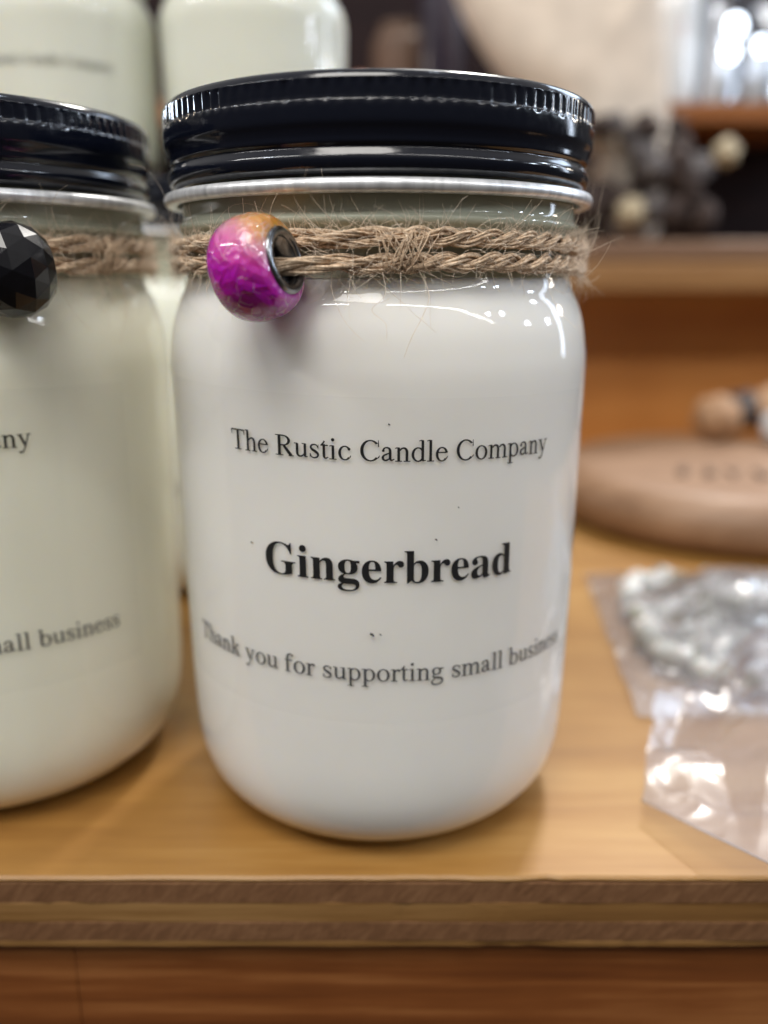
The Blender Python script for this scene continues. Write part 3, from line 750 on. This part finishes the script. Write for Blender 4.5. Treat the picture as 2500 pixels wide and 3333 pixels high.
# ------------------------------------------------------------------ cellophane bag of stone chips
random.seed(21)
bagp = [(79, 133), (70, 80), (68.5, 21), (190, 21), (190, 133)]
def heap(x, y):
    """height of the filling under the film"""
    u = max(0, min(1, (x - 75) / 36)); w = max(0, min(1, (y - 20) / 44)) * max(0, min(1, (134 - y) / 64))
    s = lambda q: q * q * (3 - 2 * q)
    return 20 * s(u) * s(w)
V, F = [], []
bm = bmesh.new()
cnt = 0
while cnt < 620:
    x = random.uniform(80, 188); y = random.uniform(28, 126); h = heap(x, y)
    if h < 2.2: continue
    r = random.uniform(2.6, 5.6); z = r * 0.8 + random.random() ** 0.5 * max(0.5, h - 2 * r)
    mtx = Matrix.Translation(Vector((x, y, z)) * S) @ Matrix.Rotation(random.random() * 6, 4, Vector((random.random() - .5, random.random() - .5, random.random() - .5)))
    res = bmesh.ops.create_icosphere(bm, subdivisions=1, radius=1, matrix=mtx @ Matrix.Diagonal((r * S * random.uniform(.7, 1.2), r * S * random.uniform(.7, 1.1), r * S * random.uniform(.55, 1), 1)))
    for v in res['verts']: v.co += Vector((random.gauss(0, .12), random.gauss(0, .12), random.gauss(0, .12))) * (r * S)
    cnt += 1
chip_o = bm_obj('stone_chips', bm, M['chips'])
tag(chip_o, 'white and grey stone chips heaped inside the clear bag', 'stone chips', kind='stuff')

bag = empty('cellophane_bag', (110, 40, 0), 'crumpled clear cellophane bag of pale chips at the right, beside the white jar', 'bag')
def crumple(x, y, amp, sc_=0.045, seed=0):
    h = 0
    for o in range(3):
        f_ = sc_ * 2 ** o
        nx = noise.noise(Vector((x * f_ + seed, y * f_ * 0.8, o * 3.3)))
        h += amp / 1.7 ** o * (1 - 2 * abs(nx))
    return h
def patch(corners, nu, nv, hfun, name, amp, seed, pin=False):
    A, B, C_, D_ = [Vector(c) for c in corners]; V, F = [], []
    for j in range(nv + 1):
        for i in range(nu + 1):
            u, w = i / nu, j / nv
            p = (A * (1 - u) + B * u) * (1 - w) + (D_ * (1 - u) + C_ * u) * w
            wig = 0.9 * noise.noise(Vector((p.x * 0.15, p.y * 0.15, seed)))
            edge = min(1, min(w, 1 - w) * 10)
            z = p.z + hfun(p.x, p.y) * (min(1, (1 - w) * 7) * min(1, u * 9) if pin else 1) + crumple(p.x, p.y, amp, seed=seed) * (0.35 + 0.65 * edge)
            if pin: wig *= min(1, (1 - w) * 7)
            V.append((p.x + wig - 110, p.y + wig * 0.6 - 40, max(0.35, z)))
    for j in range(nv):
        for i in range(nu):
            a = j * (nu + 1) + i; F.append((a, a + nu + 1, a + nu + 2, a + 1))
    return mesh_obj(name, V, F, M['bag'], bag, smooth=True)
def creases(n, seed, slope, cx, cy):
    rnd = random.Random(seed); L = []
    for i in range(n):
        a = rnd.uniform(0, PI); L.append((math.cos(a), math.sin(a), rnd.uniform(-26, 26), rnd.choice((-1, 1)) * rnd.uniform(.4, 1) * slope))
    def h(x, y):
        return sum(s_ * abs((x - cx) * a + (y - cy) * b - c) for a, b, c, s_ in L) - sum(s_ * abs(c) for a, b, c, s_ in L) * .5
    return h
cp = creases(9, 5, 0.055, 100, 70); cf = creases(9, 3, 0.26, 72, -12)
patch([(79, 134, 1.0), (190, 134, 1.0), (190, 19, 1.5), (67.5, 19, 1.2)], 150, 130, lambda x, y: heap(x, y) + 2.2 + 2.2 * math.tanh(cp(x, y) / 2.2), 'filled_pouch', 1.0, 1.0)
patch([(72, 20, 9), (150, 52, 22), (79, -62, 10.5), (56.6, -22.8, 4.0)], 130, 110, lambda x, y: 6 * math.tanh(cf(x, y) / 6) + 2.0, 'open_flap', 0.7, 4.2, True)
bpy.data.objects['open_flap'].data.materials[0] = M['bag_fold']
tb = TB()
tb.tube(smooth_profile([(56.4 - 110, -22.9 - 40, 4.3), (63 - 110, -34.6 - 40, 6.2), (71.1 - 110, -48.2 - 40, 8.4), (79 - 110, -62 - 40, 10.5)], 6), 0.28, 6)
mesh_obj('folded_seam', tb.V, tb.F, M['bag'], bag)

# ------------------------------------------------------------------ things on the step shelf and the upper shelf
def puff(name, outline, y, depth, m, parent=None, n=3):
    """stuffed cloth: an outline with real thickness, wrinkled"""
    bm = bmesh.new(); cx = sum(p[0] for p in outline) / len(outline); cz = sum(p[1] for p in outline) / len(outline)
    O = smooth_profile(list(outline) + [outline[0]], 6)[:-1]; rings = 9; grid = []
    for side in (-1, 1):
        g = []
        for k in range(rings + 1):
            s_ = 1 - (k / rings); th = math.sqrt(max(0, 1 - s_ * s_)) * depth / 2
            row = []
            for (px, pz) in O:
                x = cx + (px - cx) * s_; z = cz + (pz - cz) * s_
                w = 2.2 * noise.noise(Vector((x * 0.045, z * 0.045, side))) * (1 - s_ * s_)
                row.append(bm.verts.new(Vector((x, y + side * (th + w), z)) * S))
            g.append(row)
        grid.append(g)
    L = len(O)
    for si, g in enumerate(grid):
        for k in range(rings):
            for i in range(L):
                j = (i + 1) % L; q = [g[k][i], g[k][j], g[k + 1][j], g[k + 1][i]]
                try: bm.faces.new(q if si == 0 else q[::-1])
                except ValueError: pass
    bmesh.ops.remove_doubles(bm, verts=bm.verts[:], dist=1e-6)
    bmesh.ops.recalc_face_normals(bm, faces=bm.faces[:])
    return bm_obj(name, bm, m, parent)
po = puff('cloth_pouch', [(38, 285), (45, 266), (56, 247), (71, 228), (86, 213), (104, 196), (128, 172), (140, 150), (150, 136), (168, 134.5), (177, 160), (175, 198), (169, 240), (164, 275), (160, 300), (100, 312), (55, 305)], 385, 46, M['cream'])
tag(po, 'plump cream cloth pouch tapering downward, blurred above the white jar lid', 'cloth pouch')

pod = empty('dried_pod_bunch', (150, 348, 133.6), 'bunch of dark dried pods with three pale balls below the cream pouch', 'dried pods')
random.seed(9)
for i in range(46):
    x = random.uniform(-36, 42); z = random.uniform(7, 66)
    if z > 40 and x > 25: z -= 18
    r = random.uniform(5, 9.5)
    ball('pod', (x, random.uniform(-10, 14), max(z, r)), r, M['pod'] if random.random() < 0.72 else M['pod_grey'], pod, (1, 1, random.uniform(.7, 1.3)), i, 0.5, 2)
ball('pale_ball', (-9, -14, 15.5), 7.2, M['pale'], pod, seed=1, lump=.5)
ball('pale_ball', (43, -10, 47), 6.8, M['pale'], pod, seed=2, lump=.5)
ball('grey_ball', (2, -16, 38), 7.5, M['pod_grey'], pod, seed=3, lump=.1)

jar_prof = smooth_profile([(12, 0), (15.5, 0.8), (16.5, 5), (16.5, 50), (15.8, 62), (13.5, 68), (12, 71), (12, 78)], 4)
def pot(name, loc, k, label, cat, m='glaze', mark=False, kz=1.0):
    r = empty(name, loc, label, cat)
    v, f = lathe([(a * k, b * kz) for a, b in jar_prof], 64, close_bottom=True, close_top=True); mesh_obj('pot_body', v, f, M[m], r)
    if mark:
        V, F = [], []
        pts = [(0, 7), (8, 0), (0, -7), (-8, 0)]
        for (px, pz) in pts: a = px / (16.6 * k); V.append(((16.62 * k) * math.sin(a), -(16.62 * k) * math.cos(a), 41 + pz))
        mesh_obj('red_mark', V, [(0, 3, 2, 1)], M['red'], r, smooth=False)
    return r
pot('glazed_jar', (190, 440, 221.7), 1.02, 'white glazed jar with red diamond mark on the upper shelf', 'jar', mark=True)
pot('glazed_jar', (220, 436, 221.7), 0.72, 'narrow white jar with a bright glare, right of the red marked jar', 'jar', 'pearl', kz=0.9)
pot('glazed_jar', (247, 436, 221.7), 0.78, 'rightmost shiny white jar on the upper shelf', 'jar', 'pearl', kz=0.75)
sl = empty('strap_and_glare', (230, 412, 221.7), 'black diagonal strap with three glowing spots added for the glare, top right corner', 'strap and glare')
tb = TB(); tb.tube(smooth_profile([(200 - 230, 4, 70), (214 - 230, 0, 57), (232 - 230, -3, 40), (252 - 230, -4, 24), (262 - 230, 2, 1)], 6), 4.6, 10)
mesh_obj('dark_strap', tb.V, tb.F, M['strap'], sl)
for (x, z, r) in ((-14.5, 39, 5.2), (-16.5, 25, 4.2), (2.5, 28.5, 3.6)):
    ball('glare_spot', (x, -9, z), r, M['glare_spot'], sl, (1, 1, 1.15))  # glowing balls added in place of the glare on the jars
pot('purple_bottle', (40, 455, 221.7), 0.95, 'dark purple bottle in shadow behind the white jar lid', 'bottle', 'purple', kz=1.2)
pot('brown_pot', (12, 470, 221.7), 1.15, 'dim brown pot at the back of the upper shelf', 'pot', 'brownpot', kz=0.72)
tag(ball('orange_bauble', (-15, 440, 232), 9, M['orange']), 'small orange bauble beside the right small green jar', 'bauble')
for o in (main, left, back, back2, small, small2): o['group'] = 'candle jars on the display shelf'
for o in COL.objects:
    if o.name.startswith('glazed_jar'): o['group'] = 'white glazed jars on the upper shelf'
